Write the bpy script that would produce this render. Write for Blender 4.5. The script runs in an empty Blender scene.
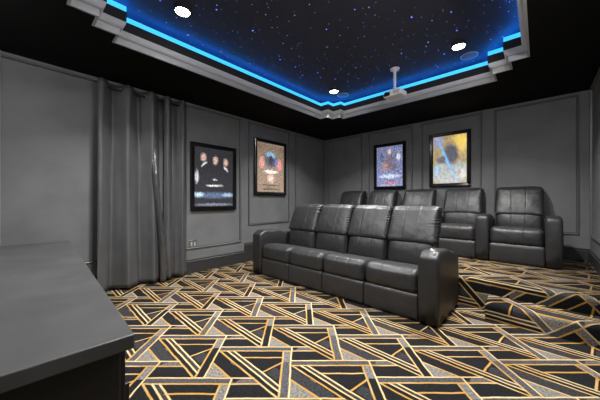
import bpy, bmesh, math, random
from mathutils import Vector, Matrix, noise
random.seed(7)
SC = bpy.context.scene
COL = SC.collection

# ---------------------------------------------------------------- camera, world, lights, exposure
YAW = math.atan(239 / 261)
cam_d = bpy.data.cameras.new('camera'); cam = bpy.data.objects.new('camera', cam_d); COL.objects.link(cam)
cam_d.sensor_width = 36; cam_d.lens = 36 * 261 / 600; cam_d.clip_start = 0.02
cam.location = (0, 0, 1.15); cam.rotation_euler = (math.pi / 2, 0, YAW)
SC.camera = cam
w = bpy.data.worlds.new('world'); SC.world = w; w.use_nodes = True
w.node_tree.nodes['Background'].inputs[0].default_value = (0.5, 0.5, 0.52, 1)
w.node_tree.nodes['Background'].inputs[1].default_value = 0.0
SC.view_settings.view_transform = 'Standard'; SC.view_settings.look = 'None'
SC.view_settings.exposure = 0.0; SC.view_settings.gamma = 1.0
SC.view_settings.use_curve_mapping = False
SC.cycles.use_denoising = True
SC.cycles.max_bounces = 8; SC.cycles.diffuse_bounces = 5
SC.cycles.sample_clamp_indirect = 4

LAMP_W = 52.0          # each downlight near the rim
FILL_GLOBE_W = 34.0         # added unseen fill globes under the soffit, brighten the walls
FILL_LAMP_W = 25.0          # added unseen fill downlights over the front half of the room
COVE_E = 1.15           # blue strip in the cove
ZS, ZC, ZP = 2.67, 3.0, 0.31       # soffit, star ceiling, platform
XL, XR, YB, YF = -4.04, 0.52, 5.35, -1.0

# ---------------------------------------------------------------- materials
def nt(name):
    m = bpy.data.materials.new(name); m.use_nodes = True
    t = m.node_tree; b = t.nodes['Principled BSDF']
    return m, t, b
def N(t, kind, **kw):
    n = t.nodes.new(kind)
    for k, v in kw.items(): setattr(n, k, v)
    return n
def plain(name, col, rough=0.5, metal=0.0, noise_amt=0.0, scale=8, bump=0.0, bscale=60, spec=0.5, coat=0.0):
    m, t, b = nt(name)
    c = (*col, 1) if len(col) == 3 else col
    b.inputs['Base Color'].default_value = c
    b.inputs['Roughness'].default_value = rough
    b.inputs['Metallic'].default_value = metal
    b.inputs['Specular IOR Level'].default_value = spec
    b.inputs['Coat Weight'].default_value = coat
    tc = N(t, 'ShaderNodeTexCoord')
    if noise_amt:
        n = N(t, 'ShaderNodeTexNoise'); n.inputs['Scale'].default_value = scale; n.inputs['Detail'].default_value = 5
        t.links.new(tc.outputs['Object'], n.inputs['Vector'])
        mr = N(t, 'ShaderNodeMapRange'); mr.inputs[3].default_value = 1 - noise_amt; mr.inputs[4].default_value = 1 + noise_amt
        mr.inputs[1].default_value = .3; mr.inputs[2].default_value = .7
        t.links.new(n.outputs[0], mr.inputs[0])
        vm = N(t, 'ShaderNodeVectorMath', operation='SCALE'); vm.inputs[0].default_value = c[:3]
        t.links.new(mr.outputs[0], vm.inputs['Scale']); t.links.new(vm.outputs[0], b.inputs['Base Color'])
    if bump:
        n = N(t, 'ShaderNodeTexNoise'); n.inputs['Scale'].default_value = bscale; n.inputs['Detail'].default_value = 3
        t.links.new(tc.outputs['Object'], n.inputs['Vector'])
        bp = N(t, 'ShaderNodeBump'); bp.inputs['Strength'].default_value = bump; bp.inputs['Distance'].default_value = .01
        t.links.new(n.outputs[0], bp.inputs['Height']); t.links.new(bp.outputs[0], b.inputs['Normal'])
    return m
def emit(name, col, s):
    m, t, b = nt(name)
    b.inputs['Base Color'].default_value = (*col, 1)
    b.inputs['Emission Color'].default_value = (*col, 1); b.inputs['Emission Strength'].default_value = s
    return m

M = {}
M['wall'] = plain('wall_paint', (.143, .147, .153), .7, noise_amt=.12, scale=3, bump=.12, bscale=120)
M['trim'] = plain('trim_paint', (.10, .10, .102), .42)
M['base'] = plain('baseboard_paint', (.032, .032, .033), .38)
M['soffit'] = plain('soffit_paint', (.0028, .0028, .0028), .8, spec=.15)
M['crown'] = plain('crown_paint', (.40, .41, .43), .6)
M['crown_upper_lit'] = plain('crown_upper_lit_paint', (.58, .59, .62), .7)  # lightened colour puts in light that the sloping upper band lacks
M['fascia'] = plain('fascia_paint', (.035, .033, .032), .8, spec=.1)
M['leather'] = plain('black_leather', (.022, .0225, .024), .43, noise_amt=.10, scale=14, bump=.18, bscale=120)
M['leather_arm'] = plain('black_leather_arm', (.018, .018, .019), .42, noise_amt=.10, scale=10, bump=.2, bscale=120)
M['black'] = plain('black_plastic', (.008, .008, .008), .35)
M['frame'] = plain('gloss_black_frame', (.006, .006, .006), .15)
M['chrome'] = plain('chrome', (.6, .6, .62), .2, 1)
M['curtain'] = plain('curtain_fabric', (.082, .083, .086), .5, noise_amt=.12, scale=5, bump=.15, bscale=160)
M['lining'] = plain('glossy_lining', (.05, .05, .052), .2, bump=.4, bscale=16, spec=.9)
M['console'] = plain('console_top_laminate', (.056, .056, .057), .38, noise_amt=.22, scale=3.5)
M['console_body'] = plain('console_body_laminate', (.005, .005, .005), .6)
M['white'] = plain('white_plastic', (.9, .9, .89), .4)
M['whitegrey'] = plain('grey_plastic', (.4, .4, .4), .4)
M['lens'] = plain('lens_glass', (.01, .01, .012), .05)
M['lamp'] = emit('lamp_glow', (1, .95, .86), 30)
M['cove'] = emit('cove_glow', (.05, .50, .92), COVE_E)
M['tape'] = emit('tape_glow', (.01, .24, 1.0), 20.0)
M['disc_plate'] = plain('disc_face', (.16, .16, .17), .6)
M['steel'] = plain('brushed_steel', (.6, .6, .6), .3, 1)

# star ceiling: dark blue paint with fibre optic points
def star_mat():
    m, t, b = nt('star_ceiling'); L = t.links
    b.inputs['Base Color'].default_value = (.034, .036, .054, 1); b.inputs['Roughness'].default_value = .7
    tc = N(t, 'ShaderNodeTexCoord')
    acc = None
    for sc_, thr, lo, st, colr in ((5.0, .021, .35, 2.4, (.45, .52, 1)), (8.0, .034, .35, 1.0, (.30, .36, 1)), (3.1, .020, .25, 5.0, (.10, .16, 1))):
        v = N(t, 'ShaderNodeTexVoronoi'); v.inputs['Scale'].default_value = sc_; v.voronoi_dimensions = '2D'
        mp = N(t, 'ShaderNodeMapping'); mp.inputs['Location'].default_value = (sc_, sc_ * .37, 0)
        L.new(tc.outputs['Object'], mp.inputs[0]); L.new(mp.outputs[0], v.inputs['Vector'])
        lt = N(t, 'ShaderNodeMath', operation='LESS_THAN'); L.new(v.outputs['Distance'], lt.inputs[0]); lt.inputs[1].default_value = thr
        sep = N(t, 'ShaderNodeSeparateColor'); L.new(v.outputs['Color'], sep.inputs[0])
        gt = N(t, 'ShaderNodeMath', operation='GREATER_THAN'); L.new(sep.outputs[0], gt.inputs[0]); gt.inputs[1].default_value = lo
        mu = N(t, 'ShaderNodeMath', operation='MULTIPLY'); L.new(lt.outputs[0], mu.inputs[0]); L.new(gt.outputs[0], mu.inputs[1])
        br = N(t, 'ShaderNodeMath', operation='MULTIPLY'); L.new(mu.outputs[0], br.inputs[0]); L.new(sep.outputs[1], br.inputs[1])
        sv = N(t, 'ShaderNodeVectorMath', operation='SCALE'); sv.inputs[0].default_value = [c * st for c in colr]
        L.new(br.outputs[0], sv.inputs['Scale'])
        if acc is None: acc = sv.outputs[0]
        else:
            ad = N(t, 'ShaderNodeVectorMath', operation='ADD'); L.new(acc, ad.inputs[0]); L.new(sv.outputs[0], ad.inputs[1]); acc = ad.outputs[0]
    L.new(acc, b.inputs['Emission Color']); b.inputs['Emission Strength'].default_value = 1
    return m
M['stars'] = star_mat()

# carpet: art deco lattice of bands, bars, triple stripes and triangles; UV in metres
def carpet_mat():
    m, t, b = nt('art_deco_carpet'); L = t.links
    b.inputs['Roughness'].default_value = .95; b.inputs['Specular IOR Level'].default_value = .15
    F = (-math.sin(YAW), math.cos(YAW)); R = (F[1], -F[0])
    a = (.5565, -.1741); bb = (.3729, .3571); O = (-.0651, 2.0348)
    det = a[0] * bb[1] - a[1] * bb[0]
    def lat(x, y): return ((x * bb[1] - y * bb[0]) / det, (a[0] * y - a[1] * x) / det)
    def mth(op, x, y=None, z=None):
        n = N(t, 'ShaderNodeMath', operation=op)
        for i, v in enumerate((x, y, z)):
            if v is None: continue
            if isinstance(v, (int, float)): n.inputs[i].default_value = v
            else: L.new(v, n.inputs[i])
        return n.outputs[0]
    uv = N(t, 'ShaderNodeUVMap')
    # small wobble so that woven lines are not ruler straight
    nz = N(t, 'ShaderNodeTexNoise'); nz.inputs['Scale'].default_value = 9; L.new(uv.outputs[0], nz.inputs[0])
    vs = N(t, 'ShaderNodeVectorMath', operation='SUBTRACT'); L.new(nz.outputs['Color'], vs.inputs[0]); vs.inputs[1].default_value = (.5, .5, .5)
    vsc = N(t, 'ShaderNodeVectorMath', operation='SCALE'); L.new(vs.outputs[0], vsc.inputs[0]); vsc.inputs['Scale'].default_value = .012
    va = N(t, 'ShaderNodeVectorMath', operation='ADD'); L.new(uv.outputs[0], va.inputs[0]); L.new(vsc.outputs[0], va.inputs[1])
    def dot(v, vec):
        n = N(t, 'ShaderNodeVectorMath', operation='DOT_PRODUCT'); L.new(v, n.inputs[0]); n.inputs[1].default_value = vec; return n.outputs['Value']
    # rows: lattice coordinates from world xy
    def rowvec(fx, fy):   # coefficient of e1,e2 -> world
        return (R[0] * fx + F[0] * fy, R[1] * fx + F[1] * fy, 0)
    S = mth('SUBTRACT', dot(va.outputs[0], rowvec(bb[1] / det, -bb[0] / det)), lat(*O)[0])
    T = mth('SUBTRACT', dot(va.outputs[0], rowvec(-a[1] / det, a[0] / det)), lat(*O)[1])
    ST = mth('ADD', S, T)
    def comb(x, y):
        c = N(t, 'ShaderNodeCombineXYZ'); L.new(x, c.inputs[0]); L.new(y, c.inputs[1]); return c.outputs[0]
    c_ = (a[0] - bb[0], a[1] - bb[1])
    Tn = mth('MULTIPLY', T, -1)
    bases = [(comb(S, T), a, bb, lambda s, u: (s, u)),
             (comb(ST, Tn), a, c_, lambda s, u: (s + u, -u)),
             (comb(ST, S), bb, c_, lambda s, u: (s + u, s))]
    def local(cx, cy, pts, par=None):
        """wrapped local coordinate around a centre; par = column parity or None"""
        best = None
        for k, (o, b1, b2, fn) in enumerate(bases):
            if par is not None and k: continue
            ext = [max(abs(fn(*lat(px, py))[i]) for px, py in pts) for i in (0, 1)]
            q = max(ext)
            if best is None or q < best[0]: best = (q, k)
        q, k = best
        lim = (.5 if par is None else 1.0)
        if q > .5 and par is None: print('CARPET shape too long', cx, cy, q)
        o, b1, b2, fn = bases[k]
        c = fn(*lat(cx, cy))
        if par: c = (c[0] + par, c[1])
        sub = N(t, 'ShaderNodeVectorMath', operation='SUBTRACT'); L.new(o, sub.inputs[0]); sub.inputs[1].default_value = (c[0], c[1], 0)
        wr = N(t, 'ShaderNodeVectorMath', operation='WRAP'); L.new(sub.outputs[0], wr.inputs[0])
        wx = lim if par is not None else .5
        wr.inputs[1].default_value = (wx, .5, 1); wr.inputs[2].default_value = (-wx, -.5, -1)
        return wr.outputs[0], b1, b2
    def axes(cx, cy, d, hl, hw, par=None):
        n = (-d[1], d[0])
        pts = [(sx * hl * d[0] + sy * hw * n[0], sx * hl * d[1] + sy * hw * n[1]) for sx in (-1, 1) for sy in (-1, 1)]
        q, b1, b2 = local(cx, cy, pts, par)
        u = dot(q, (b1[0] * d[0] + b1[1] * d[1], b2[0] * d[0] + b2[1] * d[1], 0))
        v = dot(q, (b1[0] * n[0] + b1[1] * n[1], b2[0] * n[0] + b2[1] * n[1], 0))
        return u, v
    def box(p, q, hw, par=None):
        cx, cy = (p[0] + q[0]) / 2, (p[1] + q[1]) / 2
        l = math.hypot(q[0] - p[0], q[1] - p[1]); d = ((q[0] - p[0]) / l, (q[1] - p[1]) / l)
        u, v = axes(cx, cy, d, l / 2, hw, par)
        return mth('MULTIPLY', mth('COMPARE', u, 0.0, l / 2), mth('COMPARE', v, 0.0, hw))
    def line(p, q):
        cx, cy = (p[0] + q[0]) / 2, (p[1] + q[1]) / 2
        l = math.hypot(q[0] - p[0], q[1] - p[1]); d = ((q[0] - p[0]) / l, (q[1] - p[1]) / l)
        u, v = axes(cx, cy, d, l / 2, .01)
        return mth('MAXIMUM', mth('SUBTRACT', mth('ABSOLUTE', u), l / 2), mth('ABSOLUTE', v))
    BLK = (.0085, .0085, .0095, 1); DG = (.026, .026, .029, 1); MG = (.052, .052, .056, 1); LG = (.155, .145, .13, 1)
    col = None
    def paint(mask, c):
        nonlocal col
        mx = N(t, 'ShaderNodeMix', data_type='RGBA'); L.new(mask, mx.inputs['Factor'])
        if col is None: mx.inputs['A'].default_value = BLK
        else: L.new(col, mx.inputs['A'])
        mx.inputs['B'].default_value = c
        col = mx.outputs['Result']
    paint(box((0, -.019), (.19, -.019), .027), (.085, .08, .076, 1))                # strip right of the joint
    paint(box((-.5565, -.019), (0, -.019), .027), MG)                               # band
    paint(box((-.0, -.4425), (.165, -.4425), .083), LG)                             # triangle
    r2 = math.sqrt(.5)
    # wide stripe between triangle edge and triple stripe of the neighbour
    for par, c in ((0, DG), (1, BLK)):
        paint(box((-.01, -.285), (.24, -.535), .046, par), c)
    # triple stripe field
    paint(box((-.5295, -.066), (-.05, -.536 + .02), .0), BLK)
    paint(box((-.51, -.056), (-.063, -.495), .030), BLK)
    paint(box((-.465, -.046), (-.06, -.447), .017), DG)
    paint(box((-.13, -.27), (-.06, -.34), .04), DG)
    # region below the strip stays black; bar
    paint(box((-.03, -.046), (-.03, -.18), .03), (.13, .123, .118, 1))
    for par, c in ((0, (.062, .062, .066, 1)), (1, BLK)):
        paint(box((-.03, -.18), (-.03, -.521), .03, par), c)
    # yarn speckle
    sp = N(t, 'ShaderNodeTexNoise'); sp.inputs['Scale'].default_value = 75; sp.inputs['Detail'].default_value = 4; sp.inputs['Roughness'].default_value = .7; L.new(uv.outputs[0], sp.inputs[0])
    mr = N(t, 'ShaderNodeMapRange'); L.new(sp.outputs[0], mr.inputs[0]); mr.inputs[1].default_value = .35; mr.inputs[2].default_value = .65
    mr.inputs[3].default_value = .45; mr.inputs[4].default_value = 1.7
    vm = N(t, 'ShaderNodeVectorMath', operation='SCALE'); L.new(col, vm.inputs[0]); L.new(mr.outputs[0], vm.inputs['Scale']); col = vm.outputs[0]
    # woven lines
    G = [((-.5565, .008), (.135, .008)), ((-.5565, -.046), (-.06, -.046)), ((-.06, -.046), (.188, -.046)),
         ((-.06, -.046), (-.06, -.521)), ((0, .008), (0, -.521)), ((-.5465, -.046), (-.066, -.521)),
         ((-.487, -.046), (-.06, -.473)), ((-.440, -.046), (-.06, -.424)), ((-.362, -.13), (-.06, -.13)),
         ((-.192, -.296), (-.06, -.186)), ((0, -.36), (.178, -.527))]
    cream = {0, 4, 6, 7}
    dc = do = None
    for i, (p, q) in enumerate(G):
        d = line(p, q)
        if i in cream: dc = d if dc is None else mth('MINIMUM', dc, d)
        else: do = d if do is None else mth('MINIMUM', do, d)
    gn = N(t, 'ShaderNodeTexNoise'); gn.inputs['Scale'].default_value = 3.5; L.new(uv.outputs[0], gn.inputs[0])
    gr = N(t, 'ShaderNodeMapRange'); L.new(gn.outputs[0], gr.inputs[0]); gr.inputs[1].default_value = .38; gr.inputs[2].default_value = .62
    def goldmix(bias):
        x = mth('ADD', gr.outputs[0], bias); x = mth('MINIMUM', mth('MAXIMUM', x, 0.0), 1.0)
        mx = N(t, 'ShaderNodeMix', data_type='RGBA'); L.new(x, mx.inputs['Factor'])
        mx.inputs['A'].default_value = (.38, .21, .05, 1); mx.inputs['B'].default_value = (.52, .44, .27, 1)
        return mx.outputs['Result']
    for dd, bias in ((do, -.35), (dc, .45)):
        mask = mth('LESS_THAN', dd, .0072)
        mx = N(t, 'ShaderNodeMix', data_type='RGBA'); L.new(mask, mx.inputs['Factor']); L.new(col, mx.inputs['A']); 
        mx.inputs['B'].default_value = (.31, .165, .04, 1); col = mx.outputs['Result']
        mask = mth('LESS_THAN', dd, .0046)
        mx = N(t, 'ShaderNodeMix', data_type='RGBA'); L.new(mask, mx.inputs['Factor']); L.new(col, mx.inputs['A']); L.new(goldmix(bias), mx.inputs['B'])
        col = mx.outputs['Result']
    L.new(col, b.inputs['Base Color'])
    bp = N(t, 'ShaderNodeBump'); bp.inputs['Strength'].default_value = .3; bp.inputs['Distance'].default_value = .004
    L.new(sp.outputs[0], bp.inputs['Height']); L.new(bp.outputs[0], b.inputs['Normal'])
    return m
M['carpet'] = carpet_mat()

# generic posters: backlit prints made of soft colour patches (u, v in 0..1)
def poster_mat(name, base, blobs, glow=.8, nscale=9, namt=.5, bands=()):
    m, t, b = nt(name); L = t.links
    uv = N(t, 'ShaderNodeUVMap')
    nz = N(t, 'ShaderNodeTexNoise'); nz.inputs['Scale'].default_value = nscale; nz.inputs['Detail'].default_value = 6; nz.inputs['Roughness'].default_value = .7
    L.new(uv.outputs[0], nz.inputs[0])
    w_ = N(t, 'ShaderNodeVectorMath', operation='MULTIPLY_ADD'); L.new(nz.outputs['Color'], w_.inputs[0])
    w_.inputs[1].default_value = (.12, .12, 0); L.new(uv.outputs[0], w_.inputs[2])
    off = N(t, 'ShaderNodeVectorMath', operation='SUBTRACT'); L.new(w_.outputs[0], off.inputs[0]); off.inputs[1].default_value = (.06, .06, 0)
    col = None
    def mix(fac, c):
        nonlocal col
        mx = N(t, 'ShaderNodeMix', data_type='RGBA'); L.new(fac, mx.inputs['Factor'])
        if col is None: mx.inputs['A'].default_value = (*base, 1)
        else: L.new(col, mx.inputs['A'])
        mx.inputs['B'].default_value = (*c, 1); col = mx.outputs['Result']
    for (cx, cy, rx, ry, rot, c, soft) in blobs:
        mp = N(t, 'ShaderNodeMapping'); mp.vector_type = 'TEXTURE'
        mp.inputs['Location'].default_value = (cx, cy, 0); mp.inputs['Rotation'].default_value = (0, 0, math.radians(rot)); mp.inputs['Scale'].default_value = (rx, ry, 1)
        L.new(off.outputs[0], mp.inputs[0])
        ln = N(t, 'ShaderNodeVectorMath', operation='LENGTH'); L.new(mp.outputs[0], ln.inputs[0])
        mr = N(t, 'ShaderNodeMapRange'); L.new(ln.outputs['Value'], mr.inputs[0]); mr.inputs[1].default_value = 1; mr.inputs[2].default_value = 1 - soft
        mr.inputs[3].default_value = 0; mr.inputs[4].default_value = 1
        mix(mr.outputs[0], c)
    hi = N(t, 'ShaderNodeMapRange'); L.new(nz.outputs[0], hi.inputs[0]); hi.inputs[1].default_value = .35; hi.inputs[2].default_value = .65
    hi.inputs[3].default_value = 1 - namt; hi.inputs[4].default_value = 1 + namt
    sc_ = N(t, 'ShaderNodeVectorMath', operation='SCALE'); L.new(col, sc_.inputs[0]); L.new(hi.outputs[0], sc_.inputs['Scale'])
    L.new(sc_.outputs[0], b.inputs['Base Color']); L.new(sc_.outputs[0], b.inputs['Emission Color'])
    b.inputs['Emission Strength'].default_value = glow; b.inputs['Roughness'].default_value = .25
    return m

# ---------------------------------------------------------------- mesh helpers
def link(name, bm, mat, parent=None, smooth=False, uvfn=None, bevel=0, loc=None):
    me = bpy.data.meshes.new(name)
    bmesh.ops.recalc_face_normals(bm, faces=bm.faces)
    if uvfn:
        uvl = bm.loops.layers.uv.new('UVMap')
        for f in bm.faces:
            for l in f.loops: l[uvl].uv = uvfn(l.vert.co)
    bm.to_mesh(me); bm.free()
    for p in me.polygons: p.use_smooth = smooth
    o = bpy.data.objects.new(name, me); COL.objects.link(o)
    me.materials.append(mat)
    if parent: o.parent = parent
    if bevel:
        md = o.modifiers.new('bevel', 'BEVEL'); md.width = bevel; md.segments = 3; md.limit_method = 'ANGLE'
        if not smooth:
            for p in me.polygons: p.use_smooth = False
    if loc: o.location = loc
    return o
def tag(o, label, cat, group=None, kind=None):
    if label: o['label'] = label
    if cat: o['category'] = cat
    if group: o['group'] = group
    if kind: o['kind'] = kind
    return o
def thing(name, loc, label, cat, group=None, rz=0):
    o = bpy.data.objects.new(name, None); COL.objects.link(o); o.location = loc; o.rotation_euler.z = rz
    o.empty_display_size = .1
    return tag(o, label, cat, group)
def box(bm, x0, x1, y0, y1, z0, z1):
    vs = [bm.verts.new((x, y, z)) for x in (x0, x1) for y in (y0, y1) for z in (z0, z1)]
    for f in ((0, 1, 3, 2), (4, 6, 7, 5), (0, 4, 5, 1), (2, 3, 7, 6), (0, 2, 6, 4), (1, 5, 7, 3)):
        bm.faces.new([vs[i] for i in f])
def boxes(*bs):
    bm = bmesh.new()
    for b_ in bs: box(bm, *b_)
    return bm
def cyl(bm, r, z0, z1, seg=24, cx=0, cy=0, r2=None):
    r2 = r if r2 is None else r2
    a_ = [bm.verts.new((cx + r * math.cos(i * 2 * math.pi / seg), cy + r * math.sin(i * 2 * math.pi / seg), z0)) for i in range(seg)]
    b_ = [bm.verts.new((cx + r2 * math.cos(i * 2 * math.pi / seg), cy + r2 * math.sin(i * 2 * math.pi / seg), z1)) for i in range(seg)]
    for i in range(seg): bm.faces.new((a_[i], a_[(i + 1) % seg], b_[(i + 1) % seg], b_[i]))
    bm.faces.new(a_[::-1]); bm.faces.new(b_)
def lathe(bm, prof, seg=28, cx=0, cy=0):
    rings = []
    for r, z in prof:
        rings.append([bm.verts.new((cx + r * math.cos(i * 2 * math.pi / seg), cy + r * math.sin(i * 2 * math.pi / seg), z)) for i in range(seg)])
    for A, B in zip(rings, rings[1:]):
        for i in range(seg): bm.faces.new((A[i], A[(i + 1) % seg], B[(i + 1) % seg], B[i]))
def struct(name, bm, mat, **k):
    o = link(name, bm, mat, **k); o['kind'] = 'structure'; return o
def smoothpart(o, angle=40):
    for p in o.data.polygons: p.use_smooth = True
    md = o.modifiers.new('wn', 'WEIGHTED_NORMAL'); md.keep_sharp = True
    return o

# ---------------------------------------------------------------- room shell
T = .12
uvw = lambda c: (c.x, c.y)
struct('floor', boxes((XL - T, XR + T, YF - T, YB + T, -T, 0)), M['carpet'], uvfn=uvw)
struct('wall_left', boxes((XL - T, XL, YF - T, YB + T, 0, ZC + .25)), M['wall'])
struct('wall_back', boxes((XL, XR, YB, YB + T, 0, ZC + .25)), M['wall'])
struct('wall_right', boxes((XR, XR + T, YF - T, YB + T, 0, ZC + .25)), M['wall'])
struct('wall_front', boxes((XL, XR, YF - T, YF, 0, ZC + .25)), M['wall'])

def profile_x(prof, x0, x1, nx=1):
    """extrude a y,z profile along x, uv = unrolled length"""
    bm = bmesh.new(); uvl = bm.loops.layers.uv.new('UVMap')
    s = [prof[0][0]]
    for p, q in zip(prof, prof[1:]): s.append(s[-1] + math.hypot(q[0] - p[0], q[1] - p[1]))
    A = [bm.verts.new((x0, y, z)) for y, z in prof]; B = [bm.verts.new((x1, y, z)) for y, z in prof]
    for i in range(len(prof) - 1):
        f = bm.faces.new((A[i], B[i], B[i + 1], A[i + 1])); f.smooth = True
        for l, uv in zip(f.loops, ((x0, s[i]), (x1, s[i]), (x1, s[i + 1]), (x0, s[i + 1]))): l[uvl].uv = uv
    y1 = prof[-1][0]
    for ring, flip, x in ((A, False, x0), (B, True, x1)):
        e = bm.verts.new((x, y1, 0))
        vs = ring + [e]
        f = bm.faces.new(vs if not flip else vs[::-1])
        for l in f.loops: l[uvl].uv = (x - l.vert.co.z, l.vert.co.y)
    return bm
def nose(y, z, r, over=.0):
    pts = [(y, 0), (y, z - r)]
    for i in range(1, 9):
        a_ = math.pi / 2 * i / 8
        pts.append((y + r - r * math.cos(a_), z - r + r * math.sin(a_)))
    return pts
def carpet_block(name, bm):
    me = bpy.data.meshes.new(name); bm.to_mesh(me); bm.free(); me.materials.append(M['carpet'])
    for p in me.polygons: p.use_smooth = len(p.vertices) == 4
    o = bpy.data.objects.new(name, me); COL.objects.link(o); o['kind'] = 'structure'; return o
carpet_block('platform', profile_x(nose(3.335, ZP, .045) + [(YB, ZP)], XL, XR))
carpet_block('step', profile_x(nose(3.07, .165, .045) + [(3.335, .165)], -.385, XR))

# soffit with stepped opening
OP = [(-3.01, .65), (-3.01, 3.86), (-2.85, 3.86), (-2.85, 4.02), (-2.685, 4.02), (-2.685, 4.17),
      (-.41, 4.10), (-.41, 3.885), (-.245, 3.885), (-.245, 3.665), (-.09, 3.665),
      (-.09, .65), (-.25, .65), (-.25, .47), (-.41, .47), (-.41, .29), (-2.685, .29), (-2.685, .47), (-2.85, .47), (-2.85, .65)]
OP = [(x, 4.135 if y > 4.05 else y) for x, y in OP]
def offs(poly, d):
    """mitred offset, positive = inward (polygon listed clockwise seen from above)"""
    n = len(poly); out = []
    for i in range(n):
        p0, p1, p2 = Vector(poly[i - 1]), Vector(poly[i]), Vector(poly[(i + 1) % n])
        d1 = (p1 - p0).normalized(); d2 = (p2 - p1).normalized()
        n1 = Vector((d1.y, -d1.x)); n2 = Vector((d2.y, -d2.x))
        k = 1 + n1.dot(n2)
        out.append(p1 + (n1 + n2) * (d / k) if k > .01 else p1)
    return out
def sweep(prof, closed=False, poly=OP):
    bm = bmesh.new(); rings = []
    for d, z in prof: rings.append([bm.verts.new((p.x, p.y, z)) for p in offs(poly, d)])
    pr = list(zip(rings, rings[1:]))
    if closed: pr.append((rings[-1], rings[0]))
    n = len(poly)
    for A, B in pr:
        for i in range(n): bm.faces.new((A[i], A[(i + 1) % n], B[(i + 1) % n], B[i]))
    return bm
# soffit slab: outer rectangle ring around the opening
def soffit():
    bm = bmesh.new()
    for z in (ZS, ZS + .03):
        inn = [bm.verts.new((x, y, z)) for x, y in OP]
        out = [bm.verts.new(p + (z,)) for p in ((XL, YF), (XL, YB), (XR, YB), (XR, YF))]
        e = [bm.edges.new((inn[i], inn[(i + 1) % len(inn)])) for i in range(len(inn))]
        e += [bm.edges.new((out[i], out[(i + 1) % 4])) for i in range(4)]
        bmesh.ops.triangle_fill(bm, edges=e, use_beauty=True)
    return bm
struct('soffit', soffit(), M['soffit'])
struct('trim_1', sweep([(0, ZS - .002), (.004, ZS + .055), (.0, ZS + .06), (-.02, ZS + .06), (-.02, ZS - .002)], True), M['crown'])['label'] = 'grey lower crown moulding'
struct('trim_2', sweep([(.004, ZS + .062), (.02, ZS + .068), (.030, ZS + .078), (.040, ZS + .098), (.045, ZS + .118), (-.02, ZS + .118), (-.02, ZS + .062)], True), M['crown_upper_lit'])
struct('trim_3', sweep([(.045, ZS + .119), (.047, ZS + .212), (.03, ZS + .212), (.03, ZS + .13), (-.2, ZS + .13), (-.2, ZS + .119)], True), M['fascia'])
struct('trim_4', sweep([(-.2, ZS + .13), (-.2, ZC), (-.23, ZC), (-.23, ZS + .13)], True), plain('cove_wall_paint', (.5, .5, .52), .7))
# star ceiling
bm = boxes((XL, XR, YF, YB, ZC, ZC + .06))
struct('ceiling', bm, M['stars'])
cv = thing('cove_light_strip', (-1.55, 2.2, ZS + .19), 'blue glowing light strip running round the ceiling tray', 'light strip')
for nm_, pr_, mt_ in (('diffuser', [(.044, ZS + .2125), (.044, ZS + .262), (.030, ZS + .262), (.030, ZS + .2125)], M['cove']),
                      ('light_tape', [(.028, ZS + .235), (.028, ZS + .268), (.012, ZS + .268), (.012, ZS + .235)], M['tape'])):
    so = link(nm_, sweep(pr_, True), mt_); so.parent = cv; so.matrix_parent_inverse = Matrix.Translation((1.55, -2.2, -ZS - .19))

# baseboards and panel beads
def baseboard(name, run, zb, h):
    (x0, y0), (x1, y1) = run
    bm = bmesh.new()
    d = Vector((x1 - x0, y1 - y0)).normalized(); n = Vector((d.y, -d.x))   # n points into the room
    prof = [(0, zb), (.022, zb), (.022, zb + h - .03), (.012, zb + h - .02), (.014, zb + h - .005), (.008, zb + h), (0, zb + h)]
    A = [bm.verts.new((x0 + n.x * o, y0 + n.y * o, z)) for o, z in prof]; B = [bm.verts.new((x1 + n.x * o, y1 + n.y * o, z)) for o, z in prof]
    k = len(prof)
    for i in range(k): bm.faces.new((A[i], B[i], B[(i + 1) % k], A[(i + 1) % k]))
    bm.faces.new(A); bm.faces.new(B[::-1])
    return struct(name, bm, M['base'])
baseboard('baseboard_left', ((XL, YF), (XL, 2.88)), 0, .215)
baseboard('baseboard_left_rear', ((XL, 2.88), (XL, 3.335)), 0, .35)
baseboard('baseboard_left_platform', ((XL, 3.335), (XL, YB)), ZP, .16)
baseboard('baseboard_back', ((XL, YB), (XR, YB)), ZP, .165)
baseboard('baseboard_right', ((XR, YB), (XR, 3.335)), ZP, .165)
baseboard('baseboard_right_front', ((XR, 3.335), (XR, YF)), 0, .215)
def panel(name, wall, s0, s1, z0, z1, w=.030, t=.022):
    """rectangular bead frame on a wall, s = coordinate along the wall"""
    bm = bmesh.new()
    # swept rounded bead, mitred
    prof = [(0, 0), (.004, t), (w * .5, t * .7), (w - .003, t * .9), (w, 0)]
    rings = []
    for o, h in prof:
        cs = [(s0 + o, z0 + o), (s1 - o, z0 + o), (s1 - o, z1 - o), (s0 + o, z1 - o)]
        if wall == 'left': rings.append([bm.verts.new((XL + h, s, z)) for s, z in cs])
        if wall == 'back': rings.append([bm.verts.new((s, YB - h, z)) for s, z in cs])
        if wall == 'right': rings.append([bm.verts.new((XR - h, s, z)) for s, z in cs])
    for A, B in zip(rings, rings[1:]):
        for i in range(4): bm.faces.new((A[i], A[(i + 1) % 4], B[(i + 1) % 4], B[i]))
    return struct(name, bm, M['trim'])
PT = ZS - .035
n_ = 5
for wl, s0, s1, z0 in (('left', -.75, 2.80, .385), ('left', 2.965, 4.06, .68), ('left', 4.24, 5.30, .68),
                       ('back', -3.93, -2.975, .67), ('back', -2.82, -1.86, .67), ('back', -1.69, -.715, .67), ('back', -.545, .415, .665),
                       ('right', 4.25, 5.19, .66), ('right', 3.1, 4.1, .66)):
    panel('trim_%d' % n_, wl, s0, s1, z0, PT); n_ += 1
struct('trim_%d' % n_, boxes((XL + .001, XL + .02, -.16, -.10, .22, ZS)), plain('light_trim', (.3, .3, .3), .5))

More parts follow.
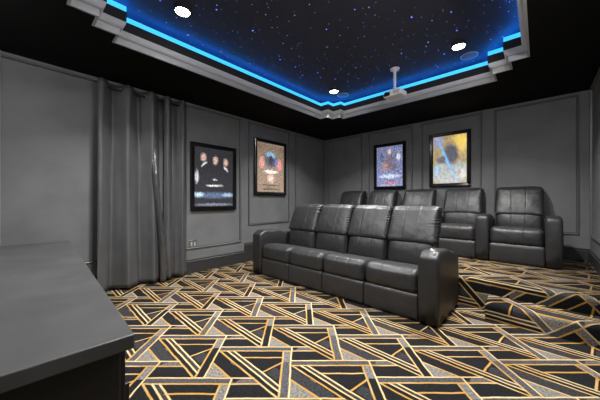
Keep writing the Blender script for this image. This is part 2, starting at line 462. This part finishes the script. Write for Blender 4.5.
# ---------------------------------------------------------------- ceiling lamps, added fill lamps, pale discs
def lamp_parts(loc, label, watt=LAMP_W):
    r = thing('ceiling_downlight', loc, label, 'ceiling light', 'recessed downlights in the star ceiling')
    bm = bmesh.new(); lathe(bm, [(.064, -.034), (.067, -.042), (.074, -.040), (.080, 0)])
    link('trim_ring', bm, M['fascia'], r, smooth=True)
    bm = bmesh.new(); cyl(bm, .065, -.040, -.034)
    link('lens', bm, M['lamp'], r)
    ld = bpy.data.lights.new('downlight_bulb', 'AREA'); ld.shape = 'DISK'; ld.size = .11; ld.energy = watt; ld.color = (1, .985, .965)
    ld.spread = math.radians(118 if watt == LAMP_W else 165)
    lo = bpy.data.objects.new('downlight_bulb', ld); COL.objects.link(lo); lo.parent = r; lo.location = (0, 0, -.046)
    return r
for x, y, wt, lb in ((-2.53, 1.09, LAMP_W, 'round ceiling downlight nearest the curtain'),
                     (-2.53, 3.60, LAMP_W, 'round ceiling downlight by the tray corner farthest from the console'),
                     (-.70, 3.54, LAMP_W, 'round ceiling downlight right of the projector, near the right-hand tray corner'),
                     (-.75, 1.00, FILL_LAMP_W, 'added fill downlight over the right end of the console, outside the photo'),  # from here on, unseen lamps added to light the walls
                     (-.75, 2.05, FILL_LAMP_W, 'added fill downlight over the right arm of the sofa, outside the photo'),
                     (-1.65, .95, FILL_LAMP_W, 'added fill downlight over the middle of the console, outside the photo')):
    lamp_parts((x, y, ZC), lb, wt)
for x, y, lb in ((-2.9, -.55, 'added globe fill light over the left end of the console, outside the photo'),
                 (.22, 1.60, 'added globe fill light over the aisle right of the sofa, outside the photo'),
                 (-.35, -.60, 'added globe fill light over the right end of the console, outside the photo')):
    r = thing('fill_globe', (x, y, ZS), lb, 'ceiling light', 'added fill globes on the soffit')  # invented lamp out of view, lifts the upper walls
    bm = bmesh.new(); lathe(bm, [(0, 0), (.07, 0), (.07, -.02), (.02, -.035), (.018, -.10), (0, -.10)]); link('lamp_base', bm, M['white'], r, smooth=True)
    bm = bmesh.new(); bmesh.ops.create_uvsphere(bm, u_segments=20, v_segments=12, radius=.035); bu = link('bulb', bm, M['lamp'], r, smooth=True); bu.location = (0, 0, -.14)
    ld = bpy.data.lights.new('fill_light', 'POINT'); ld.shadow_soft_size = .07; ld.energy = FILL_GLOBE_W * (2.2 if x > 0 else .55 if x < -2 else 1.1); ld.color = (1, .985, .965)
    lo = bpy.data.objects.new('fill_light', ld); COL.objects.link(lo); lo.parent = r; lo.location = (0, 0, -.15)
for x, y, lb in ((-2.545, 3.90, 'flat round speaker disc beside the downlight at the far tray corner'),
                 (-.66, 3.93, 'flat round speaker disc beside the downlight at the right tray corner')):
    r = thing('ceiling_disc', (x, y, ZC), lb, 'roundel', 'pale ceiling roundels')  # plain pale disc lying flat on the star ceiling
    bm = bmesh.new(); cyl(bm, .085, -.006, 0); link('disc_plate', bm, M['disc_plate'], r)
    bm = bmesh.new(); lathe(bm, [(.085, 0), (.088, -.009), (.098, -.008), (.10, 0)]); link('rim', bm, M['whitegrey'], r, smooth=True)

# ---------------------------------------------------------------- projector
pr = thing('projector', (-1.50, 3.62, 2.580), 'white projector hanging from the star ceiling on a short pole', 'projector', rz=math.radians(-4))
link('body', boxes((-.13, .13, -.09, .10, .02, .095)), M['white'], pr, bevel=.015)
link('lens_bay', boxes((-.115, -.03, -.096, -.07, .03, .08)), M['black'], pr, bevel=.004)
bm = bmesh.new(); lathe(bm, [(.0, .0), (.024, .0), (.030, .02), (.030, .03)])
bmesh.ops.rotate(bm, verts=bm.verts, matrix=Matrix.Rotation(math.pi / 2, 3, 'X')); bmesh.ops.translate(bm, verts=bm.verts, vec=(-.075, -.078, .055))
link('lens', bm, M['lens'], pr, smooth=True)
link('vent', boxes(*[(.02 + i * .013, .027 + i * .013, -.0935, -.085, .035, .075) for i in range(7)]), M['whitegrey'], pr)
mt = link('mount_plate', boxes((-.07, .07, -.06, .06, .095, .115), (-.02, .02, -.02, .02, .115, .16)), M['white'], pr, bevel=.005)
bm = bmesh.new(); cyl(bm, .018, .15, ZC - 2.58 - .02); link('pole', bm, M['white'], pr, smooth=False)
bm = bmesh.new(); lathe(bm, [(.0, .37), (.022, .37), (.03, .39), (.062, .405), (.065, .42), (.0, .42)]); link('ceiling_plate', bm, M['white'], pr, smooth=True)

# ---------------------------------------------------------------- posters
def poster(center, w_, h_, wall, mat, label):
    r = thing('framed_poster', center, label, 'poster', 'backlit posters in black frames')
    r.rotation_euler.z = math.radians(90) if wall == 'left' else 0        # local: faces -y
    b_ = .062
    bm = bmesh.new()
    hw, hh = w_ / 2, h_ / 2
    prof = [(0, 0), (0, -.045), (.012, -.055), (b_ - .012, -.05), (b_, -.038), (b_, -.02)]
    rings = [[bm.verts.new((sx * (hw - o), y, sz * (hh - o))) for sx, sz in ((-1, -1), (1, -1), (1, 1), (-1, 1))] for o, y in prof]
    for A, B in zip(rings, rings[1:]):
        for i in range(4): bm.faces.new((A[i], A[(i + 1) % 4], B[(i + 1) % 4], B[i]))
    bm.faces.new(rings[0]); 
    link('frame', bm, M['frame'], r)
    iw, ih = hw - b_, hh - b_
    bm = boxes((-iw - .004, iw + .004, -.026, -.018, -ih - .004, ih + .004))
    link('print', bm, mat, r, uvfn=lambda c: ((c.x + iw) / (2 * iw), (c.z + ih) / (2 * ih)))
    return r
pm1 = poster_mat('dark_print', (.03, .03, .035), [
    (.22, .83, .085, .085, 0, (.62, .42, .36), .5), (.52, .80, .085, .09, 0, (.62, .42, .36), .5), (.80, .78, .08, .085, 0, (.62, .40, .33), .5),
    (.24, .72, .10, .02, 30, (.7, .7, .72), .4), (.80, .66, .09, .02, -30, (.7, .7, .72), .4),
    (.5, .46, .09, .018, 0, (.5, .5, .5), .5), (.5, .36, .27, .022, 0, (.6, .6, .6), .5), (.06, .5, .05, .14, 0, (.5, .5, .55), .5),
    (.5, .19, .62, .07, 0, (.09, .14, .22), .7), (.1, .2, .16, .05, 0, (.45, .6, .75), .7), (.85, .2, .2, .045, 0, (.3, .4, .55), .7), (.5, .03, .6, .03, 0, (.16, .17, .22), .5)], .7, 30, .45)
pm2 = poster_mat('beige_print', (.26, .19, .14), [
    (.5, .66, .26, .17, 0, (.10, .10, .14), .3), (.5, .76, .22, .08, 0, (.30, .50, .75), .5), (.5, .66, .12, .12, 0, (.05, .05, .07), .4),
    (.17, .60, .12, .15, 0, (.62, .32, .26), .5), (.82, .58, .12, .15, 0, (.65, .25, .24), .5), (.70, .62, .06, .10, 0, (.15, .18, .5), .5), (.5, .42, .33, .045, 0, (.75, .72, .68), .5), (.5, .28, .16, .12, 0, (.75, .50, .42), .7),
    (.5, .14, .42, .02, 0, (.1, .07, .05), .4), (.5, .06, .42, .02, 0, (.06, .05, .05), .4), (.1, .9, .12, .05, 0, (.2, .13, .1), .6), (.9, .9, .12, .05, 0, (.2, .13, .1), .6)], .8, 26, .6)
pm3 = poster_mat('lavender_print', (.20, .22, .38), [
    (.5, .86, .08, .09, 0, (.95, .66, .40), .6), (.5, .66, .26, .16, 0, (.20, .15, .18), .8), (.32, .50, .16, .16, 0, (.40, .24, .20), .7), (.66, .48, .18, .18, 0, (.16, .15, .22), .7),
    (.5, .5, .08, .09, 0, (.35, .10, .10), .6), (.2, .75, .10, .14, 0, (.12, .13, .26), .6), (.85, .72, .10, .12, 0, (.75, .75, .85), .7), (.5, .25, .5, .07, 0, (.6, .68, .85), .8),
    (.55, .10, .35, .03, 0, (.45, .12, .18), .5), (.5, .03, .5, .02, 0, (.35, .35, .4), .5)], .8, 18, .75)
pm4 = poster_mat('amber_print', (.42, .32, .16), [
    (.85, .85, .40, .30, 0, (.95, .68, .14), .8), (.15, .9, .25, .2, 0, (.35, .35, .55), .8), (.5, .22, .75, .26, 0, (.42, .44, .44), .25),
    (.55, .62, .28, .28, 15, (.10, .10, .13), .45), (.3, .50, .25, .10, 0, (.14, .13, .16), .5), (.38, .56, .06, .72, 32, (.20, .55, .95), .9), (.12, .30, .10, .16, 0, (.35, .55, .85), .8), (.9, .2, .12, .10, 0, (.80, .72, .60), .8)], .75, 12, .3)
poster((XL, 2.264, 1.526), .825, 1.085, 'left', pm1, 'framed dark poster closest to the curtain, three pale heads over a blue strip')
poster((XL, 3.511, 1.800), .835, 1.10, 'left', pm2, 'framed beige ornamental poster on the left wall near the room corner')
poster((-2.325, YB, 1.860), .685, .965, 'back', pm3, 'framed lavender and brown poster on the back wall, seen below the projector')
poster((-1.20, YB, 1.888), .665, .99, 'back', pm4, 'framed amber poster with a blue diagonal streak on the back wall')

# ---------------------------------------------------------------- curtain
YC = -3.925
def curtain_panel(y0, y1, phase, label, folds, seed):
    root = thing('grommet_curtain', (YC, (y0 + y1) / 2, .03), label, 'curtain', 'grommet curtains on the left wall')
    H = 2.59; ny, nz = 120, 48; w_ = y1 - y0
    bm = bmesh.new(); g = []
    for j in range(nz + 1):
        row = []; v = j / nz
        for i in range(ny + 1):
            u = i / ny
            a_ = 2 * math.pi * (folds * u + phase + .07 * (1 - v) * math.sin(5 * u + seed) + .03 * noise.noise(Vector((u * 3, v * 2, seed))))
            A_ = .066 * (.9 + .35 * (1 - v) * noise.noise(Vector((u * 4, 2.3 * v, seed + 3))))
            s = math.cos(a_)
            x = A_ * s
            x += .012 * noise.noise(Vector((u * 9, v * 5, seed)))
            x += .006 * math.cos(3 * a_ + 1) * (1 - v)
            y = (u - .5) * w_ * (1 + .04 * (1 - v)) - .004 * math.sin(2 * a_)
            z = v * H + (-.012 * (1 - math.cos(a_ * 1)) * .9 if j == nz else 0)
            row.append(bm.verts.new((x, y, z)))
        g.append(row)
    for j in range(nz):
        for i in range(ny): bm.faces.new((g[j][i], g[j][i + 1], g[j + 1][i + 1], g[j + 1][i]))
    o = link('fabric', bm, M['curtain'], root, smooth=True)
    md = o.modifiers.new('solid', 'SOLIDIFY'); md.thickness = .004
    # grommets where the fabric crosses the rod
    k = 0
    for n in range(int(folds * 2) + 2):
        u = (n * .5 + .25 - phase) / folds
        if u < .02 or u > .98: continue
        y = (u - .5) * w_; dirn = 1
        bm = bmesh.new(); R_, r_ = .030, .006
        rr = []
        for a1 in range(20):
            t1 = 2 * math.pi * a1 / 20; ring = []
            for a2 in range(8):
                t2 = 2 * math.pi * a2 / 8
                ring.append(bm.verts.new(((R_ + r_ * math.cos(t2)) * math.cos(t1), r_ * math.sin(t2), (R_ + r_ * math.cos(t2)) * math.sin(t1))))
            rr.append(ring)
        for a1 in range(20):
            for a2 in range(8): bm.faces.new((rr[a1][a2], rr[(a1 + 1) % 20][a2], rr[(a1 + 1) % 20][(a2 + 1) % 8], rr[a1][(a2 + 1) % 8]))
        gm = link('grommet', bm, M['black'], root, smooth=True); gm.location = (.0, y, H - .06)
        gm.rotation_euler.z = math.radians(40 if k % 2 else -40); k += 1
    return root
curtain_panel(.665, 1.375, -.14, 'wider left-hand panel of the long dark grey grommet curtain', 2.55, 1.3)
curtain_panel(1.425, 1.765, .80, 'narrow right-hand panel of the long dark grey grommet curtain', 1.6, 4.1)
rod = thing('curtain_rod', (YC, 1.2, 2.545), 'thin black curtain rod threaded through the curtain tops', 'curtain rod')
bm = bmesh.new(); cyl(bm, .011, -.46, .54, 16); bmesh.ops.rotate(bm, verts=bm.verts, matrix=Matrix.Rotation(-math.pi / 2, 3, 'X'))
link('pole', bm, M['black'], rod, smooth=True)
for yy in (-.40, .50):
    link('bracket', boxes((XL - YC, 0, yy - .008, yy + .008, -.012, .0), (XL - YC, XL - YC + .008, yy - .02, yy + .02, -.05, .03)), M['black'], rod)
# glossy crinkled lining hanging between the panels
bm = bmesh.new(); g = []
for j in range(81):
    v = j / 80; row = []
    for i in range(13):
        u = i / 12
        wd = .088 + .012 * math.sin(v * 9)
        yc_ = 1.395 - .105 * v + .02 * math.sin(v * 7)
        a_ = (u - .5) * math.pi
        z_ = .03 + v * 1.97
        x = .05 * math.cos(a_) + .085 * min(1, max(0, (2.0 - z_) / .5)) - .02 + (.002 if z_ > 1.4 else .012) * noise.noise(Vector((u * 3, v * 26, 5))) + (.0 if z_ > 1.4 else .006) * noise.noise(Vector((u * 6, v * 60, 1)))
        row.append(bm.verts.new((YC - .01 + x, yc_ + wd / 2 * math.sin(a_), z_)))
    g.append(row)
for j in range(80):
    for i in range(12): bm.faces.new((g[j][i], g[j][i + 1], g[j + 1][i + 1], g[j + 1][i]))
o = link('curtain_lining', bm, M['lining'], smooth=True)
o.modifiers.new('solid', 'SOLIDIFY').thickness = .003
tag(o, 'narrow glossy crinkled black lining showing between the two curtain panels', 'lining')

# wall outlet
ot = thing('wall_outlet', (XL, 1.90, .455), 'small pale wall outlet low beside the curtain', 'outlet')
link('cover_plate', boxes((0, .008, -.055, .055, -.06, .06)), M['steel'], ot, bevel=.003)
for yy in (-.025, .025):
    link('socket', boxes((.008, .011, yy - .015, yy + .015, -.035, .035)), M['whitegrey'], ot, bevel=.002)

# ---------------------------------------------------------------- console
cs = thing('media_console', (-2.339, .027, 0), 'long low black media console with a satin grey-black top', 'console', rz=math.radians(-2.8))
link('top', boxes((-1.37, 1.37, -.42, .30, .675, .72)), M['console'], cs, bevel=.004)
link('body', boxes((-1.33, 1.325, -.39, .27, .06, .675)), M['console_body'], cs, bevel=.004)
link('plinth', boxes((-1.30, 1.28, -.36, .24, 0, .06)), M['console_body'], cs)
for i in range(4):
    x0 = -1.31 + i * .655
    d = link('door', boxes((x0, x0 + .645, .27, .288, .08, .665)), M['console_body'], cs, bevel=.003)
    link('handle', boxes((x0 + .58, x0 + .595, .288, .31, .35, .50)), M['black'], d, bevel=.003)

# ---------------------------------------------------------------- recliners
def pillow(name, parent, x0, x1, y0, y1, z0, z1, mat, r=.05, bulge=.02, lean=0.0, seams=(), gather=0.0, seed=0.0, nx=34, ny=12, nz=20, sag=0.0, frontb=None, wr=.006, tilt=0.0):
    """soft upholstered block: rounded box with bulge, seams, side gathers and creases. Front is -y."""
    bm = bmesh.new()
    bmesh.ops.create_cube(bm, size=2)
    bmesh.ops.subdivide_edges(bm, edges=bm.edges[:], cuts=0)
    bm.free(); bm = bmesh.new()
    hx, hy, hz = (x1 - x0) / 2, (y1 - y0) / 2, (z1 - z0) / 2
    cx, cy, cz = (x0 + x1) / 2, (y0 + y1) / 2, (z0 + z1) / 2
    cache = {}
    def ease(s): return s
    def vert(a_, b_, c):
        key = (round(a_, 5), round(b_, 5), round(c, 5))
        if key in cache: return cache[key]
        X, Y, Z = a_ * hx, b_ * hy, c * hz
        # rounded box
        q = Vector((max(-hx + r, min(hx - r, X)), max(-hy + r, min(hy - r, Y)), max(-hz + r, min(hz - r, Z))))
        dlt = Vector((X, Y, Z)) - q
        if dlt.length > 1e-6:
            dlt = dlt.normalized() * r
            p = q + dlt
        else: p = Vector((X, Y, Z))
        nrm = dlt.normalized() if dlt.length > 1e-6 else Vector((0, 0, 0))
        fb = bulge if frontb is None else frontb
        prof = (1 - a_ ** 4) * (1 - c ** 2 * .9)
        if b_ < -.2: p.y -= fb * prof * min(1, (-b_ - .2) / .6)
        p.z += (bulge * (1 - a_ ** 4) * (1 - b_ ** 2) * (1 if c > 0 else -.3)) * abs(c) ** 2
        p.z -= sag * (1 - a_ ** 2) * (c > .5) * (1 - b_ ** 2)
        # vertical stitch lines
        for s in seams:
            k = math.exp(-((a_ - s) * hx / .0055) ** 2)
            p -= nrm * .0032 * k if nrm.length else Vector((0, 0, 0))
        if gather:
            for side in (-1, 1):
                e = math.exp(-((1 - side * a_) * hx / .045))
                p -= nrm * gather * e * max(0.0, .3 + .7 * c) * (.5 + .5 * math.sin(Z * 230 + 9 * noise.noise(Vector((Z * 9, side, seed)))))
        n_ = noise.noise(Vector((p.x * 9, p.z * 6 + seed, p.y * 9))) + .6 * noise.noise(Vector((p.x * 22, p.z * 18 + seed, p.y * 22)))
        p += nrm * wr * n_
        # diagonal creases near bottom corners
        k = math.exp(-((1 - abs(a_)) * hx / .10)) * math.exp(-((1 + c) * hz / .10))
        p += nrm * .005 * k * math.sin((abs(p.x) * 1 + p.z) * 110 + seed)
        p.y += lean * (c + 1) * hz
        if lean > .3: p.x *= 1 + .012 * c
        p.z += tilt * (b_ + .6) / 1.6 * max(0, c) if b_ > -.6 else 0
        v = bm.verts.new((p.x + cx, p.y + cy, p.z + cz)); cache[key] = v
        return v
    def steps(n, h):
        # denser near the ends
        out = []
        for i in range(n + 1):
            t_ = -1 + 2 * i / n
            out.append(math.copysign(1 - (1 - abs(t_)) ** 1.25, t_) if t_ else 0.0)
        return out
    sx = sorted(set([round(x, 5) for x in steps(nx, hx)] + [round(s + d_, 5) for s in seams for d_ in (-.013 / hx, -.006 / hx, 0, .006 / hx, .013 / hx)]))
    sy = steps(ny, hy); sz = [-1 + 2 * i / nz for i in range(nz + 1)]
    def face(A, B, f):
        for i in range(len(A) - 1):
            for j in range(len(B) - 1):
                vs = [f(A[i], B[j]), f(A[i + 1], B[j]), f(A[i + 1], B[j + 1]), f(A[i], B[j + 1])]
                if len(set(vs)) == 4: bm.faces.new(vs)
    for s in (-1, 1):
        face(sx, sz, lambda u, v: vert(u, s, v)); face(sx, sy, lambda u, v: vert(u, v, s)); face(sy, sz, lambda u, v: vert(s, u, v))
    return link(name, bm, mat, parent, smooth=True)

def arm(name, parent, x0, x1, yf, yb, prof_h, mat, z0=.02, r=.03):
    """armrest slab with a curved top line (height as a list of (y,z)) and rounded edges"""
    bm = bmesh.new(); ny, nc = 40, 7
    def hgt(y):
        for (ya, za), (yb_, zb) in zip(prof_h, prof_h[1:]):
            if y <= yb_: 
                t_ = (y - ya) / (yb_ - ya); t_ = t_ * t_ * (3 - 2 * t_); return za + (zb - za) * t_
        return prof_h[-1][1]
    rings = []
    hw = (x1 - x0) / 2; cx = (x0 + x1) / 2
    for i in range(ny + 1):
        t_ = i / ny; y = yf + (yb - yf) * (t_ ** 1.3 if t_ < .5 else t_ ** 1.3)
        endr = min(y - yf, yb - y); ins = r - math.sqrt(max(0, r * r - max(0, r - endr) ** 2)) if endr < r else 0
        h = hgt(y) - ins; w_ = hw - ins * .8
        ring = [(-w_, z0)]
        rr = min(.035, w_ * .8)
        for k in range(5): ring.append((-w_ - .006 * math.sin(math.pi * (k + 1) / 6), z0 + (h - rr - z0) * (k + 1) / 5 * .999))
        for k in range(1, nc): a_ = math.pi / 2 * k / nc; ring.append((-w_ + rr - rr * math.cos(a_), h - rr + rr * math.sin(a_)))
        m_ = ring + [(-px, pz) for px, pz in ring[::-1]]
        rings.append([bm.verts.new((cx + px, y, pz + .004 * noise.noise(Vector((px * 9, y * 8, pz * 8))))) for px, pz in m_])
    n = len(rings[0])
    for A, B in zip(rings, rings[1:]):
        for i in range(n): bm.faces.new((A[i], A[(i + 1) % n], B[(i + 1) % n], B[i]))
    bm.faces.new(rings[0]); bm.faces.new(rings[-1][::-1])
    return link(name, bm, mat, parent, smooth=True)
def cup(parent, x, y, z, r=.043):
    bm = bmesh.new(); lathe(bm, [(r - .006, -.05), (r - .006, .0), (r - .002, .004), (r + .004, .003), (r + .006, -.003)])
    o = link('cup_holder', bm, M['chrome'], parent, smooth=True); o.location = (x, y, z)
    bm = bmesh.new(); cyl(bm, r - .006, -.012, .0); c = link('cup_well', bm, M['black'], o)
    return o

def recliner_seat(root, x0, x1, yf, seed, hd):
    """one seat: x range, front line yf (seat cushion nose); heights above the floor of its row"""
    g = .006; w_ = x1 - x0
    pillow('footrest', root, x0 + .002, x1 - .002, yf - .012, yf + .09, .008, .255, M['leather'], r=.022, bulge=.008, seams=(), seed=seed, nz=12, wr=.003)
    pillow('seat_cushion', root, x0 + .002, x1 - .002, yf, yf + .62, .238, .475, M['leather'], r=.06, bulge=.012, frontb=.022, seams=(-.3, .3), seed=seed + 2, ny=16, gather=.003, wr=.004, tilt=-.085)
    pillow('lumbar_cushion', root, x0 + .012, x1 - .012, yf + .545, yf + .74, .37, .70, M['leather'], r=.045, bulge=.01, frontb=.045, lean=.18, seams=(-.3, .3), seed=seed + 4, gather=.005, wr=.004)
    pillow('head_cushion', root, x0 + .001, x1 - .001, yf + .545, yf + .735, .655 + hd, 1.07 + hd, M['leather'], r=.046, bulge=.012, frontb=.030, lean=.46, seams=(-.3, .3), seed=seed + 6, gather=.024, nz=56, wr=.004)

def row(loc, xs, armw, yf, label, name, prof, cups, yb=.78):
    root = thing(name, loc, label, 'sofa')
    n = len(xs)
    link('frame', boxes((xs[0][0], xs[-1][1], yf + .12, yf + .72, .03, .40)), M['leather_arm'], root, bevel=.01)
    for i, (a_, b_) in enumerate(xs): recliner_seat(root, a_, b_, yf, i * 3.7 + loc[0], -.035 if len(xs) == 5 else 0)
    return root

# front sofa: four seats between two arms
FX, FY = -2.01, 2.53
ins = [-3.145, -2.565, -1.985, -1.41, -.835]
sofa = row((FX, FY, 0), [(ins[i] - FX, ins[i + 1] - FX) for i in range(4)], .17, .035,
           'long black leather four-seat recliner sofa standing in front of the carpeted platform', 'recliner_sofa', None, None)
pf = [(0, .635), (.12, .675), (.34, .665), (.60, .61), (.79, .55)]
for x0, x1 in ((-3.335, -3.148), (-.832, -.658)):
    am = arm('armrest', sofa, x0 - FX, x1 - FX, 0, .79, pf, M['leather_arm'])
    cx = (x0 + x1) / 2 - FX
    if x0 < -3: cup(am, cx, .37, .655)
    else:
        cup(am, cx, .16, .672, .036)
        for k in range(3):
            bm = bmesh.new(); lathe(bm, [(0, .005), (.010, .005), (.012, 0)], 16); bt = link('button', bm, M['chrome'], am, smooth=True); bt.location = (cx + .045 - .0 * k, .055 + .028 * k, .664)
# rear row: five seats and six narrow arms on the platform
RX, RY = -1.66, 4.37
rear = row((RX, RY, ZP), [], .15, 0, 'x', 'x', None, None) if False else None
cx_arms = [-3.465 + .72 * i for i in range(6)]
xs = [(cx_arms[i] + .076 - RX, cx_arms[i + 1] - .076 - RX) for i in range(5)]
rear = row((RX, RY, ZP), xs, .15, .03, 'row of five black leather recliners with shared arms on the platform against the back wall', 'recliner_row', None, None)
for c in cx_arms:
    am = arm('armrest', rear, c - .074 - RX, c + .074 - RX, 0, .74, [(0, .61), (.08, .64), (.30, .64), (.52, .61), (.74, .55)], M['leather_arm'])
    cup(am, c - RX, .16, .638, .036)
